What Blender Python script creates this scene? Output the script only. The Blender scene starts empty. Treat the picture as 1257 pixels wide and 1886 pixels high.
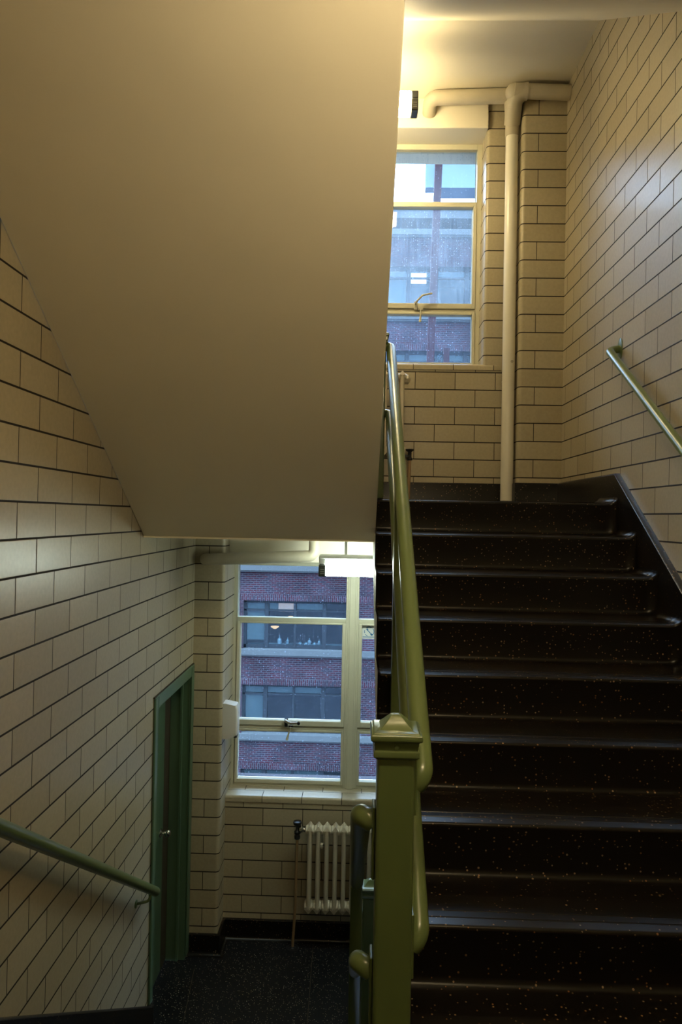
import bpy, bmesh, math, random
from mathutils import Vector, Matrix
random.seed(7)
S = bpy.context.scene
COL = S.collection
ZO = 1.563          # coordinates below are measured from eye level; main landing floor becomes z = 0
V = Vector

# ------------------------------------------------------------------ camera
cam_d = bpy.data.cameras.new('camera'); cam = bpy.data.objects.new('camera', cam_d); COL.objects.link(cam)
F = V((-0.0262, 0.9996, 0.0063)); R = V((0.9995, 0.0261, 0.0191)); U = V((-0.0189, -0.0068, 0.9998))
F.normalize(); R = (R - F*R.dot(F)).normalized(); U = R.cross(F)
cam.matrix_world = Matrix(((R.x, U.x, -F.x, 0), (R.y, U.y, -F.y, 0), (R.z, U.z, -F.z, ZO), (0, 0, 0, 1)))
cam_d.sensor_fit = 'VERTICAL'; cam_d.sensor_height = 36; cam_d.sensor_width = 24
cam_d.lens = 1259.8/1886*36
cam_d.clip_start = 0.02; cam_d.clip_end = 300
S.camera = cam

# ------------------------------------------------------------------ light levels
EXPOSURE = 0.0
SKY = 9.5
W_UP, W_LO, W_MAIN = 80.0, 38.0, 68.0       # diffuser emission of the three fittings
C_UP, C_LO, C_MAIN = (1.0, .80, .43), (.85, 1.0, .88), (1.0, .78, .44)
vs = S.view_settings
vs.view_transform = 'Standard'; vs.look = 'None'; vs.gamma = 1; vs.use_curve_mapping = False; vs.exposure = EXPOSURE
W = bpy.data.worlds.new('overcast_sky'); S.world = W; W.use_nodes = True
nt = W.node_tree; bg = nt.nodes['Background']
tc = nt.nodes.new('ShaderNodeTexCoord'); sp = nt.nodes.new('ShaderNodeSeparateXYZ'); cr = nt.nodes.new('ShaderNodeValToRGB')
nt.links.new(tc.outputs['Generated'], sp.inputs[0]); nt.links.new(sp.outputs['Z'], cr.inputs[0]); nt.links.new(cr.outputs[0], bg.inputs[0])
cr.color_ramp.elements[0].color = (.26, .36, .58, 1); cr.color_ramp.elements[0].position = 0.0
cr.color_ramp.elements[1].color = (.50, .71, 1.0, 1); cr.color_ramp.elements[1].position = 0.35
mr = nt.nodes.new('ShaderNodeMapRange'); nt.links.new(sp.outputs['Z'], mr.inputs['Value'])
for k, v in zip(('From Min', 'From Max', 'To Min', 'To Max'), (.25, .95, SKY, SKY*3.3)): mr.inputs[k].default_value = v
nt.links.new(mr.outputs[0], bg.inputs[1])                # overcast sky: brighter toward the zenith

# ------------------------------------------------------------------ materials
def mat(name, color, rough=.5, metal=0., spec=.5, noise=0., nscale=8., bump=0., bscale=60., bdist=.01, coat=0.):
    m = bpy.data.materials.new(name); m.use_nodes = True; t = m.node_tree; b = t.nodes['Principled BSDF']
    b.inputs['Base Color'].default_value = (*color, 1); b.inputs['Roughness'].default_value = rough
    b.inputs['Metallic'].default_value = metal; b.inputs['Specular IOR Level'].default_value = spec
    b.inputs['Coat Weight'].default_value = coat; b.inputs['Coat Roughness'].default_value = .12
    co = t.nodes.new('ShaderNodeTexCoord')
    if noise:
        n = t.nodes.new('ShaderNodeTexNoise'); n.inputs['Scale'].default_value = nscale; n.inputs['Detail'].default_value = 6
        t.links.new(co.outputs['Object'], n.inputs['Vector'])
        mx = t.nodes.new('ShaderNodeMix'); mx.data_type = 'RGBA'
        mx.inputs['A'].default_value = (*[c*(1-noise) for c in color], 1); mx.inputs['B'].default_value = (*[min(1, c*(1+noise)) for c in color], 1)
        t.links.new(n.outputs['Fac'], mx.inputs['Factor']); t.links.new(mx.outputs['Result'], b.inputs['Base Color'])
    if bump:
        n2 = t.nodes.new('ShaderNodeTexNoise'); n2.inputs['Scale'].default_value = bscale; n2.inputs['Detail'].default_value = 3
        t.links.new(co.outputs['Object'], n2.inputs['Vector'])
        bp = t.nodes.new('ShaderNodeBump'); bp.inputs['Strength'].default_value = bump; bp.inputs['Distance'].default_value = bdist
        t.links.new(n2.outputs['Fac'], bp.inputs['Height']); t.links.new(bp.outputs[0], b.inputs['Normal'])
    return m

def mth(t, op, a, b=None, c=None):
    n = t.nodes.new('ShaderNodeMath'); n.operation = op
    for i, x in enumerate((a, b, c)):
        if x is None: continue
        if isinstance(x, (int, float)): n.inputs[i].default_value = x
        else: t.links.new(x, n.inputs[i])
    return n.outputs[0]
def sstep(t, x, lo, hi, a=0., b=1.):
    n = t.nodes.new('ShaderNodeMapRange'); n.interpolation_type = 'SMOOTHSTEP'
    t.links.new(x, n.inputs['Value'])
    for k, v in zip(('From Min', 'From Max', 'To Min', 'To Max'), (lo, hi, a, b)): n.inputs[k].default_value = v
    return n.outputs[0]

TH, TW = .1334, .3049
def tile_mat(name, w):
    m = bpy.data.materials.new(name); m.use_nodes = True; t = m.node_tree; b = t.nodes['Principled BSDF']
    uv = t.nodes.new('ShaderNodeUVMap'); s = t.nodes.new('ShaderNodeSeparateXYZ'); t.links.new(uv.outputs[0], s.inputs[0])
    u, v = s.outputs['X'], s.outputs['Y']
    row = mth(t, 'FLOOR', v); fv = mth(t, 'FRACT', v)
    half = mth(t, 'MULTIPLY', mth(t, 'FRACT', mth(t, 'MULTIPLY', row, .5)), 1.0)
    uu = mth(t, 'ADD', u, half); colm = mth(t, 'FLOOR', uu); fu = mth(t, 'FRACT', uu)
    du = mth(t, 'MULTIPLY', mth(t, 'MINIMUM', fu, mth(t, 'SUBTRACT', 1., fu)), w)
    dv = mth(t, 'MULTIPLY', mth(t, 'MINIMUM', fv, mth(t, 'SUBTRACT', 1., fv)), TH)
    ju = sstep(t, du, .0016, .0031, 1., 0.); jv = sstep(t, dv, .0030, .0050, 1., 0.)
    joint = mth(t, 'MAXIMUM', ju, jv)
    cid = t.nodes.new('ShaderNodeCombineXYZ'); t.links.new(colm, cid.inputs[0]); t.links.new(row, cid.inputs[1])
    wn = t.nodes.new('ShaderNodeTexWhiteNoise'); wn.noise_dimensions = '2D'; t.links.new(cid.outputs[0], wn.inputs['Vector'])
    ramp = t.nodes.new('ShaderNodeValToRGB'); t.links.new(wn.outputs['Value'], ramp.inputs[0])
    e = ramp.color_ramp.elements
    e[0].color = (.395, .335, .222, 1); e[1].color = (.46, .40, .28, 1)
    x = ramp.color_ramp.elements.new(.45); x.color = (.42, .365, .25, 1)
    co = t.nodes.new('ShaderNodeTexCoord')
    n = t.nodes.new('ShaderNodeTexNoise'); n.inputs['Scale'].default_value = 55; n.inputs['Detail'].default_value = 4
    t.links.new(co.outputs['Object'], n.inputs['Vector'])
    hs = t.nodes.new('ShaderNodeHueSaturation'); t.links.new(ramp.outputs[0], hs.inputs['Color'])
    t.links.new(sstep(t, n.outputs['Fac'], .2, .8, .93, 1.05), hs.inputs['Value'])
    mx = t.nodes.new('ShaderNodeMix'); mx.data_type = 'RGBA'; t.links.new(joint, mx.inputs['Factor'])
    t.links.new(hs.outputs[0], mx.inputs['A']); mx.inputs['B'].default_value = (.014, .010, .006, 1)
    t.links.new(mx.outputs['Result'], b.inputs['Base Color'])
    n3 = t.nodes.new('ShaderNodeTexNoise'); n3.inputs['Scale'].default_value = 130; n3.inputs['Detail'].default_value = 2
    t.links.new(co.outputs['Object'], n3.inputs['Vector'])
    # each glazed tile also sits at a very slightly different angle
    edge = mth(t, 'MULTIPLY', mth(t, 'MINIMUM', sstep(t, du, .001, .006), sstep(t, dv, .001, .006)), 1.)
    wn2 = t.nodes.new('ShaderNodeTexWhiteNoise'); wn2.noise_dimensions = '3D'; t.links.new(cid.outputs[0], wn2.inputs['Vector'])
    tilt = mth(t, 'MULTIPLY', mth(t, 'SUBTRACT', wn2.outputs['Value'], .5), mth(t, 'MULTIPLY', fu, .9))
    h = mth(t, 'ADD', mth(t, 'MULTIPLY', edge, 1.0), mth(t, 'ADD', mth(t, 'MULTIPLY', n3.outputs['Fac'], .16), tilt))
    bp = t.nodes.new('ShaderNodeBump'); bp.inputs['Strength'].default_value = .55; bp.inputs['Distance'].default_value = .0012
    t.links.new(h, bp.inputs['Height']); t.links.new(bp.outputs[0], b.inputs['Normal'])
    t.links.new(mth(t, 'ADD', mth(t, 'MULTIPLY', joint, .5), .33), b.inputs['Roughness'])
    b.inputs['Specular IOR Level'].default_value = .42
    return m

def terrazzo(name, dens=.66, c0=(.22, .095, .03), c1=(.30, .23, .14), b0=(.006, .005, .0042), b1=(.0075, .0062, .005), rough=.28):
    m = bpy.data.materials.new(name); m.use_nodes = True; t = m.node_tree; b = t.nodes['Principled BSDF']
    g = t.nodes.new('ShaderNodeNewGeometry')
    vo = t.nodes.new('ShaderNodeTexVoronoi'); vo.inputs['Scale'].default_value = 78; t.links.new(g.outputs['Position'], vo.inputs['Vector'])
    s = t.nodes.new('ShaderNodeSeparateColor'); t.links.new(vo.outputs['Color'], s.inputs[0])
    near = sstep(t, mth(t, 'ADD', vo.outputs['Distance'], mth(t, 'MULTIPLY', s.outputs[2], .14)), .24, .32, 1., 0.)
    pick = sstep(t, s.outputs[0], dens, dens+.04)
    f = mth(t, 'MULTIPLY', near, pick)
    ramp = t.nodes.new('ShaderNodeValToRGB'); t.links.new(s.outputs[1], ramp.inputs[0])
    ramp.color_ramp.elements[0].color = (*c0, 1); ramp.color_ramp.elements[1].color = (*c1, 1)
    n = t.nodes.new('ShaderNodeTexNoise'); n.inputs['Scale'].default_value = 5; n.inputs['Detail'].default_value = 8
    t.links.new(g.outputs['Position'], n.inputs['Vector'])
    base = t.nodes.new('ShaderNodeMix'); base.data_type = 'RGBA'; t.links.new(n.outputs['Fac'], base.inputs['Factor'])
    base.inputs['A'].default_value = (*b0, 1); base.inputs['B'].default_value = (*b1, 1)
    mx = t.nodes.new('ShaderNodeMix'); mx.data_type = 'RGBA'; t.links.new(f, mx.inputs['Factor'])
    t.links.new(base.outputs['Result'], mx.inputs['A']); t.links.new(ramp.outputs[0], mx.inputs['B'])
    t.links.new(mx.outputs['Result'], b.inputs['Base Color'])
    b.inputs['Roughness'].default_value = rough
    b.inputs['Specular IOR Level'].default_value = .28
    return m

def emit(name, color, strength):
    m = bpy.data.materials.new(name); m.use_nodes = True; t = m.node_tree
    b = t.nodes['Principled BSDF']; b.inputs['Base Color'].default_value = (.08, .08, .08, 1)
    b.inputs['Emission Color'].default_value = (*color, 1); b.inputs['Emission Strength'].default_value = strength
    return m

def dirty_glass(name, dirt, col=(.55, .68, .9)):
    m = bpy.data.materials.new(name); m.use_nodes = True; t = m.node_tree; t.nodes.clear()
    out = t.nodes.new('ShaderNodeOutputMaterial')
    tr = t.nodes.new('ShaderNodeBsdfTransparent'); tr.inputs[0].default_value = (.93, .96, .97, 1)
    gl = t.nodes.new('ShaderNodeBsdfGlossy'); gl.inputs['Roughness'].default_value = .03
    fr = t.nodes.new('ShaderNodeFresnel'); fr.inputs[0].default_value = 1.3
    m1 = t.nodes.new('ShaderNodeMixShader'); t.links.new(fr.outputs[0], m1.inputs[0]); t.links.new(tr.outputs[0], m1.inputs[1]); t.links.new(gl.outputs[0], m1.inputs[2])
    tl = t.nodes.new('ShaderNodeBsdfTranslucent'); tl.inputs[0].default_value = (*col, 1)
    g = t.nodes.new('ShaderNodeNewGeometry')
    mp = t.nodes.new('ShaderNodeMapping'); mp.inputs['Scale'].default_value = (55, 1, 3.5); t.links.new(g.outputs['Position'], mp.inputs[0])
    st = t.nodes.new('ShaderNodeTexNoise'); st.inputs['Scale'].default_value = 1.5; st.inputs['Detail'].default_value = 5; t.links.new(mp.outputs[0], st.inputs['Vector'])
    spk = t.nodes.new('ShaderNodeTexVoronoi'); spk.inputs['Scale'].default_value = 58; spk.voronoi_dimensions = '2D'
    sx = t.nodes.new('ShaderNodeSeparateXYZ'); t.links.new(g.outputs['Position'], sx.inputs[0]); cx_ = t.nodes.new('ShaderNodeCombineXYZ'); t.links.new(sx.outputs[0], cx_.inputs[0]); t.links.new(sx.outputs[2], cx_.inputs[1]); t.links.new(cx_.outputs[0], spk.inputs['Vector'])
    sc = t.nodes.new('ShaderNodeSeparateColor'); t.links.new(spk.outputs['Color'], sc.inputs[0])
    dots = mth(t, 'MULTIPLY', sstep(t, spk.outputs['Distance'], .05, .17, 1., 0.), sstep(t, sc.outputs[0], .70, .98))
    bl = t.nodes.new('ShaderNodeTexNoise'); bl.inputs['Scale'].default_value = 6; bl.inputs['Detail'].default_value = 8; t.links.new(g.outputs['Position'], bl.inputs['Vector'])
    haze = mth(t, 'ADD', sstep(t, st.outputs['Fac'], .35, .75, 0., dirt*.45), sstep(t, bl.outputs['Fac'], .3, .75, dirt*.7, dirt*1.1))
    fac = mth(t, 'MINIMUM', mth(t, 'ADD', haze, mth(t, 'MULTIPLY', dots, .42)), .85)
    m2 = t.nodes.new('ShaderNodeMixShader'); t.links.new(fac, m2.inputs[0]); t.links.new(m1.outputs[0], m2.inputs[1]); t.links.new(tl.outputs[0], m2.inputs[2])
    t.links.new(m2.outputs[0], out.inputs[0])
    return m

def brick_mat(name):
    m = bpy.data.materials.new(name); m.use_nodes = True; t = m.node_tree; b = t.nodes['Principled BSDF']
    uv = t.nodes.new('ShaderNodeUVMap')
    br = t.nodes.new('ShaderNodeTexBrick'); t.links.new(uv.outputs[0], br.inputs['Vector'])
    br.inputs['Scale'].default_value = 1; br.inputs['Brick Width'].default_value = .22; br.inputs['Row Height'].default_value = .075
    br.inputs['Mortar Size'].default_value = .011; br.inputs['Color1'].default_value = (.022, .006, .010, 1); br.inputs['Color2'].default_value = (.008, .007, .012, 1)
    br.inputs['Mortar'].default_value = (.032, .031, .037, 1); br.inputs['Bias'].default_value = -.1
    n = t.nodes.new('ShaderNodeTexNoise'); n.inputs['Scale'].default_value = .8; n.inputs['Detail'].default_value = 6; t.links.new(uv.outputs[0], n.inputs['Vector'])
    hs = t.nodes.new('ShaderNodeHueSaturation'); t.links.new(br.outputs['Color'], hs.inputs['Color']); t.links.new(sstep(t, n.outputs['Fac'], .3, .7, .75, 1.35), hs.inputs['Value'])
    t.links.new(hs.outputs[0], b.inputs['Base Color']); b.inputs['Roughness'].default_value = .9; b.inputs['Specular IOR Level'].default_value = .1
    return m

TILE = tile_mat('glazed_tile', TW)
TILE_R = tile_mat('glazed_tile_pilaster_right', 1/1.5)
TILE_L = tile_mat('glazed_tile_pilaster_left', 1/2.2)
PLASTER = mat('cream_plaster', (.78, .72, .58), .6, noise=.04, nscale=2.2, bump=.35, bscale=5, bdist=.010, spec=.35)
TERR = terrazzo('black_terrazzo')
TERR_F = terrazzo('black_terrazzo_pale_chips_sky_tint', .36, (.30, .20, .10), (.62, .56, .42), (.007, .0085, .012), (.013, .015, .020), .34)  # pale chips; bluish raised base paints in sky light on the lower floor
GREEN = mat('green_gloss_paint', (.118, .165, .058), .30, spec=.5, noise=.06, nscale=5, bump=.08, bscale=90, bdist=.002, coat=.15)
GREEN_D = mat('green_door_paint', (.082, .150, .088), .35, noise=.08, nscale=4, bump=.06, bscale=70, bdist=.002)
FRAME = mat('cream_window_paint', (.56, .54, .41), .42, noise=.08, nscale=12, bump=.15, bscale=50, bdist=.002)
PIPE = mat('cream_pipe_paint', (.47, .42, .31), .5, noise=.10, nscale=9, bump=.35, bscale=22, bdist=.004)
PIPE_W = mat('white_pipe_paint', (.80, .76, .64), .25, noise=.03, nscale=5)
RAD = mat('radiator_paint', (.66, .60, .47), .38, noise=.06, nscale=14)
BROWN = mat('worn_brown_stile', (.055, .040, .024), .6, noise=.35, nscale=25)
CHROME = mat('polished_chrome', (.62, .60, .56), .12, metal=1.)
COPPER = mat('painted_thin_pipe', (.34, .22, .11), .5, metal=.1, noise=.2, nscale=20)
BLACKM = mat('black_valve_metal', (.02, .021, .024), .35, metal=.2, noise=.2, nscale=30)
DARKP = mat('dark_grey_plastic', (.055, .058, .055), .4)
WHITEP = mat('white_plastic', (.72, .70, .66), .3)
WHITEM = mat('white_lamp_casing', (.8, .8, .76), .4)
CAULK_GAP_SHADE = mat('dark_caulk_and_gap_shade', (.03, .022, .014), .8)
E_UP = emit('warm_diffuser_upper', C_UP, W_UP)
E_LO = emit('cool_diffuser_lower', C_LO, W_LO)
E_MAIN = emit('warm_diffuser_main', C_MAIN, W_MAIN)
GLASS_L = dirty_glass('rain_marked_glass', .007)
GLASS_U = dirty_glass('hazy_glass', .10, (.74, .84, .92))
GLASS_B = dirty_glass('thinly_hazed_glass', .035, (.62, .76, .95))
GLASS_T = dirty_glass('lightly_hazed_glass', .06, (.70, .82, .95))
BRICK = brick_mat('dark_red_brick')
STONE = mat('grey_stone', (.046, .052, .054), .8, spec=.1, noise=.12, nscale=3)
OFRAME = mat('blue_grey_window_paint', (.010, .014, .018), .7, spec=.1)
OPANE = mat('dark_office_glass', (.035, .06, .08), .08, noise=.3, nscale=.8)
BLIND = mat('pale_blind', (.034, .042, .041), .7, noise=.1, nscale=2)
STEEL = mat('brown_steel', (.028, .008, .012), .7, spec=.08, noise=.15, nscale=6)
STEEL_B = mat('blue_grey_steel', (.10, .14, .18), .7, spec=.1, noise=.1, nscale=3)
ASPH = mat('asphalt', (.06, .06, .065), .9, noise=.2, nscale=2)

# ------------------------------------------------------------------ mesh builder
class MB:
    def __init__(s): s.v = []; s.f = []; s.uv = []; s.mi = []; s.sm = []
    def face(s, pts, uvs=None, mi=0, smooth=False):
        i = len(s.v); s.v += [tuple(p) for p in pts]; s.f.append(tuple(range(i, i+len(pts))))
        s.uv.append(uvs if uvs else [(0, 0)]*len(pts)); s.mi.append(mi); s.sm.append(smooth)
    def grid(s, rows, closed=False, smooth=True, mi=0, uvs=None):
        i = len(s.v); n = len(rows[0])
        for r in rows: s.v += [tuple(p) for p in r]
        for a in range(len(rows)-1):
            for b in range(n if closed else n-1):
                c = (b+1) % n
                s.f.append((i+a*n+b, i+a*n+c, i+(a+1)*n+c, i+(a+1)*n+b)); s.mi.append(mi); s.sm.append(smooth)
                s.uv.append([uvs[a][b], uvs[a][c], uvs[a+1][c], uvs[a+1][b]] if uvs else [(0, 0)]*4)
    def cap(s, ring, mi=0, flip=False):
        s.face(list(reversed(ring)) if flip else ring, mi=mi)
    def box(s, x0, x1, y0, y1, z0, z1, mi=0):
        x0, x1 = min(x0, x1), max(x0, x1); y0, y1 = min(y0, y1), max(y0, y1); z0, z1 = min(z0, z1), max(z0, z1)
        i = len(s.v)
        s.v += [(x, y, z) for z in (z0, z1) for x, y in ((x0, y0), (x1, y0), (x1, y1), (x0, y1))]
        for f in ((3, 2, 1, 0), (4, 5, 6, 7), (0, 1, 5, 4), (1, 2, 6, 5), (2, 3, 7, 6), (3, 0, 4, 7)):
            s.f.append(tuple(i+k for k in f)); s.uv.append([(0, 0)]*4); s.mi.append(mi); s.sm.append(False)
    def tube(s, path, r, seg=20, caps=True, mi=0):
        path = [V(p) for p in path]; rr = r if isinstance(r, (list, tuple)) else [r]*len(path)
        t0 = (path[1]-path[0]).normalized(); up = V((0, 0, 1)) if abs(t0.z) < .9 else V((1, 0, 0))
        n = (up - t0*up.dot(t0)).normalized(); rings = []
        for k, p in enumerate(path):
            if k == 0: t = t0
            elif k == len(path)-1: t = (path[k]-path[k-1]).normalized()
            else: t = ((path[k+1]-p).normalized()+(p-path[k-1]).normalized()).normalized()
            n = (n - t*n.dot(t)).normalized(); b = t.cross(n)
            rings.append([p+(n*math.cos(a)+b*math.sin(a))*rr[k] for a in [2*math.pi*j/seg for j in range(seg)]])
        s.grid([[*r_] for r_ in rings], closed=True, mi=mi)
        if caps: s.cap(rings[0], mi, True); s.cap(rings[-1], mi)
    def lathe(s, prof, o, axis='z', seg=28, mi=0, sx=1., sy=1.):
        rows = []
        for r, h in prof:
            ring = []
            for j in range(seg):
                a = 2*math.pi*j/seg; c, d = r*math.cos(a)*sx, r*math.sin(a)*sy
                ring.append({'z': (o[0]+c, o[1]+d, o[2]+h), 'x': (o[0]+h, o[1]+c, o[2]+d), 'y': (o[0]+d, o[1]+h, o[2]+c)}[axis])
            rows.append(ring)
        s.grid(rows, closed=True, mi=mi)
        s.cap(rows[0], mi, True); s.cap(rows[-1], mi)
    def build(s, name, mats, parent=None, org=None, bevel=0., bseg=2, weld=True):
        org = V(org)+V((0, 0, ZO)) if org is not None else (V(parent['_o']) if parent is not None else V((0, 0, 0)))
        me = bpy.data.meshes.new(name)
        me.from_pydata([tuple(V(v)+V((0, 0, ZO))-org) for v in s.v], [], s.f)
        ul = me.uv_layers.new(name='UVMap'); k = 0
        for u in s.uv:
            for q in u: ul.data[k].uv = q; k += 1
        for p, a, b in zip(me.polygons, s.mi, s.sm): p.material_index = a; p.use_smooth = b
        for m in (mats if isinstance(mats, (list, tuple)) else [mats]): me.materials.append(m)
        if weld:
            bm = bmesh.new(); bm.from_mesh(me); bmesh.ops.remove_doubles(bm, verts=bm.verts, dist=1e-5)
            bmesh.ops.recalc_face_normals(bm, faces=bm.faces); bm.to_mesh(me); bm.free()
        o = bpy.data.objects.new(name, me); COL.objects.link(o)
        if parent is not None:
            o.parent = parent; o.location = org - V(parent['_o'])
        else: o.location = org
        o['_o'] = tuple(org)
        if bevel:
            b = o.modifiers.new('bevel', 'BEVEL'); b.width = bevel; b.segments = bseg; b.limit_method = 'ANGLE'; b.angle_limit = math.radians(40)
            for p in me.polygons: p.use_smooth = True
            me.set_sharp_from_angle(angle=math.radians(50))
            wn = o.modifiers.new('normals', 'WEIGHTED_NORMAL'); wn.keep_sharp = True
        else:
            me.set_sharp_from_angle(angle=math.radians(42))
        return o

def tag(o, label, cat, group=None):
    o['label'] = label; o['category'] = cat
    if group: o['group'] = group
    return o
def thing(name, loc, label, cat, group=None):
    o = bpy.data.objects.new(name, None); COL.objects.link(o); p = V(loc)+V((0, 0, ZO)); o.location = p; o['_o'] = tuple(p)
    o.empty_display_size = .1
    return tag(o, label, cat, group)
def struct(o): o['kind'] = 'structure'; return o
def sgroup(name, loc):
    o = bpy.data.objects.new(name, None); COL.objects.link(o); p = V(loc)+V((0, 0, ZO)); o.location = p; o['_o'] = tuple(p); o['kind'] = 'structure'
    return o
def fillet(pts, rad, n=8):
    pts = [V(p) for p in pts]; out = [pts[0]]
    for k in range(1, len(pts)-1):
        a, b, c = pts[k-1], pts[k], pts[k+1]; r = rad if not isinstance(rad, (list, tuple)) else rad[k-1]
        d1 = (a-b).normalized(); d2 = (c-b).normalized(); ang = d1.angle(d2)
        L = min(r/math.tan(ang/2), (a-b).length*.95, (c-b).length*.95)
        p, q = b+d1*L, b+d2*L
        bis = (d1+d2).normalized(); rr = L*math.tan(ang/2); cen = b+bis*(L/math.cos(ang/2))
        v1 = p-cen; v2 = q-cen; th = v1.angle(v2)
        for j in range(n+1):
            f = j/n; out.append(cen+(v1*math.sin((1-f)*th)+v2*math.sin(f*th))/math.sin(th))
    out.append(pts[-1]); return out

# ------------------------------------------------------------------ key dimensions
XL, XR = -1.204, 1.475
ST = 3.335                       # storey height
ZU, ZM, ZD = .105, -1.563, -3.236  # upper half landing, main landing, lower half landing
Y0 = 3.87; TR = .2636; RI = (ZU-ZM)/9
XW = .088                        # line of the well between the flights
YB = -1.35                       # wall behind the viewer

# ------------------------------------------------------------------ side walls
def uvL(y, z): return ((y-2.5311)/TW, (z-.8307)/TH)
def uvR(y, z): return ((y-3.4511)/TW+.5, (z-2.3093)/TH)
def side_wall(name, x, uvf, polys):
    m = MB()
    for pl in polys: m.face([(x, y, z) for y, z in pl], [uvf(y, z) for y, z in pl])
    return struct(m.build(name, TILE, weld=False))
DY0, DY1, DZ = 4.122, 4.945, -1.185       # door opening
side_wall('wall_left', XL, uvL, [
    [(YB, ZD-.3), (DY0, ZD-.3), (DY0, 4.95), (YB, 4.95)],
    [(DY0, DZ), (DY1, DZ), (DY1, 4.95), (DY0, 4.95)],
    [(DY1, ZD-.3), (5.6, ZD-.3), (5.6, 4.95), (DY1, 4.95)]])
side_wall('wall_right', XR, uvR, [[(YB, ZD-.3), (5.6, ZD-.3), (5.6, 4.95), (YB, 4.95)]])
m = MB(); m.face([(XL, YB, ZD-.3), (XR, YB, ZD-.3), (XR, YB, 4.95), (XL, YB, 4.95)], [((x)/TW, (z-.8307)/TH) for x, z in ((XL, ZD-.3), (XR, ZD-.3), (XR, 4.95), (XL, 4.95))])
struct(m.build('wall_behind', TILE, weld=False))
m = MB(); m.face([(XW, 1.0, ZD), (XR, 1.0, ZD), (XR, 1.0, ZM-.2), (XW, 1.0, ZM-.2)]); m.face([(XW, 1.0, ZD), (XW, 1.76, ZD), (XW, 1.76, ZM), (XW, 1.0, ZM)])
struct(m.build('wall_light_stop', PLASTER, weld=False))  # unseen wall, added to close off stray light under the flights

# ------------------------------------------------------------------ window wall: plans extruded upward
def plan_extrude(m, pts, z0, z1, u0, us, vph, mi=0, smooth=True):
    s = 0; acc = [0]
    for a, b in zip(pts, pts[1:]): s += math.hypot(b[0]-a[0], b[1]-a[1]); acc.append(s)
    rows = [[(x, y, z) for x, y in pts] for z in (z0, z1)]
    uvs = [[(u0+q*us, (z-vph)/TH) for q in acc] for z in (z0, z1)]
    m.grid(rows, uvs=uvs, mi=mi, smooth=smooth)
def arc(cx, cy, r, a0, a1, n=6):
    return [(cx+r*math.cos(math.radians(a0+(a1-a0)*k/n)), cy+r*math.sin(math.radians(a0+(a1-a0)*k/n))) for k in range(n+1)]
YWF, YWP, YWIN = 5.235, 5.03, 5.46
PLX = -.983
CEIL_D, CEIL_U = -.14, 3.195
HEAD_D, HEAD_U = -.358, 2.972
SILL_D, SILL_U = -2.155, 1.180
m = MB()
pl = [(XL, YWP), *arc(PLX-.028, YWP+.028, .028, -90, 0), (PLX, YWIN+.06)]
for z0, z1 in ((ZD-.05, CEIL_D), (ZU-.05, CEIL_U)):
    plan_extrude(m, pl, z0, z1, .5-(-1.101-XL)*2.2, 2.2, .8307, mi=1)
# right hand side of the window, riser chase and right pilaster
RX = .925
for z0, z1 in ((ZD, SILL_D-.045), (ZU-.05, SILL_U-.045)):
    ph = .8307-.0075 if z0 < -1 else 2.3160
    off = (-.691) if z0 < -1 else .411
    plan_extrude(m, [(PLX, YWF), (1.093, YWF), (1.093, 5.42)], z0, z1, (PLX-off)/TW, 1/TW, ph)
for s_, zt, zs in ((0, CEIL_U, SILL_U), (1, CEIL_D, SILL_D)):
    plan_extrude(m, [(RX, YWIN+.06), *arc(RX+.028, YWF+.028, .028, 180, 270), (1.093, YWF), (1.093, 5.42)], zs-.045, zt, .72, 1.5, 2.3160, mi=2)
    plan_extrude(m, [(1.093, 5.42), (1.19, 5.42)], zs-1.2, zt, 0, 1, 0, mi=3)  # back of the chase coloured near-black for the shade beside the pipe
    x0 = 1.152; pr = [(x0, 5.42), (x0, YWP+.045), *arc(x0+.028, YWP+.043, .028, 180, 270), (XR, YWP+.015)]
    plan_extrude(m, pr, zs-1.2 if s_ == 0 else ZD-.05, zt, .5-(1.262-x0+.37)*1.5, 1.5, 2.3093, mi=2)
# backing above heads
wb = struct(m.build('wall_back', [TILE, TILE_L, TILE_R, CAULK_GAP_SHADE], weld=False))
# tiled sills with bullnose front course
for nm, zs in (('trim_1', SILL_D), ('trim_2', SILL_U)):
    m = MB(); prof = [(YWF-.004, zs-.047)]+[(YWF-.004+.02-.02*math.cos(a), zs-.02+.02*math.sin(a)) for a in [math.pi/2*k/5 for k in range(6)]]+[(YWF+.11, zs)]
    acc = [0]
    for a, b in zip(prof, prof[1:]): acc.append(acc[-1]+math.hypot(b[0]-a[0], b[1]-a[1]))
    X0, X1 = (PLX, .95) if zs < 0 else (PLX, 1.06)
    ph = (-.70 if zs < 0 else .395)
    rows = [[(X, y, z) for y, z in prof] for X in (X0, X1)]
    uvs = [[((X-ph)/TW, .02+.96*q/acc[-1]) for q in acc] for X in (X0, X1)]
    m.grid(rows, uvs=uvs)
    y1, y2, y3 = YWF+.11, YWF+.20, YWIN+.02
    m.face([(X0, y1, zs), (X1, y1, zs), (X1, y2, zs), (X0, y2, zs)], [((X-ph)/TW, v) for X, v in ((X0, 1.001), (X1, 1.001), (X1, 1.7), (X0, 1.7))])
    m.face([(X0, y2, zs), (X1, y2, zs), (X1, y3, zs), (X0, y3, zs)], [((X-ph)/TW, v) for X, v in ((X0, 2.001), (X1, 2.001), (X1, 2.9), (X0, 2.9))])
    m.face([(X0, YWF, zs-.047), (X1, YWF, zs-.047), (X1, YWF-.004, zs-.047), (X0, YWF-.004, zs-.047)])
    struct(m.build(nm, TILE, weld=False))
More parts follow.
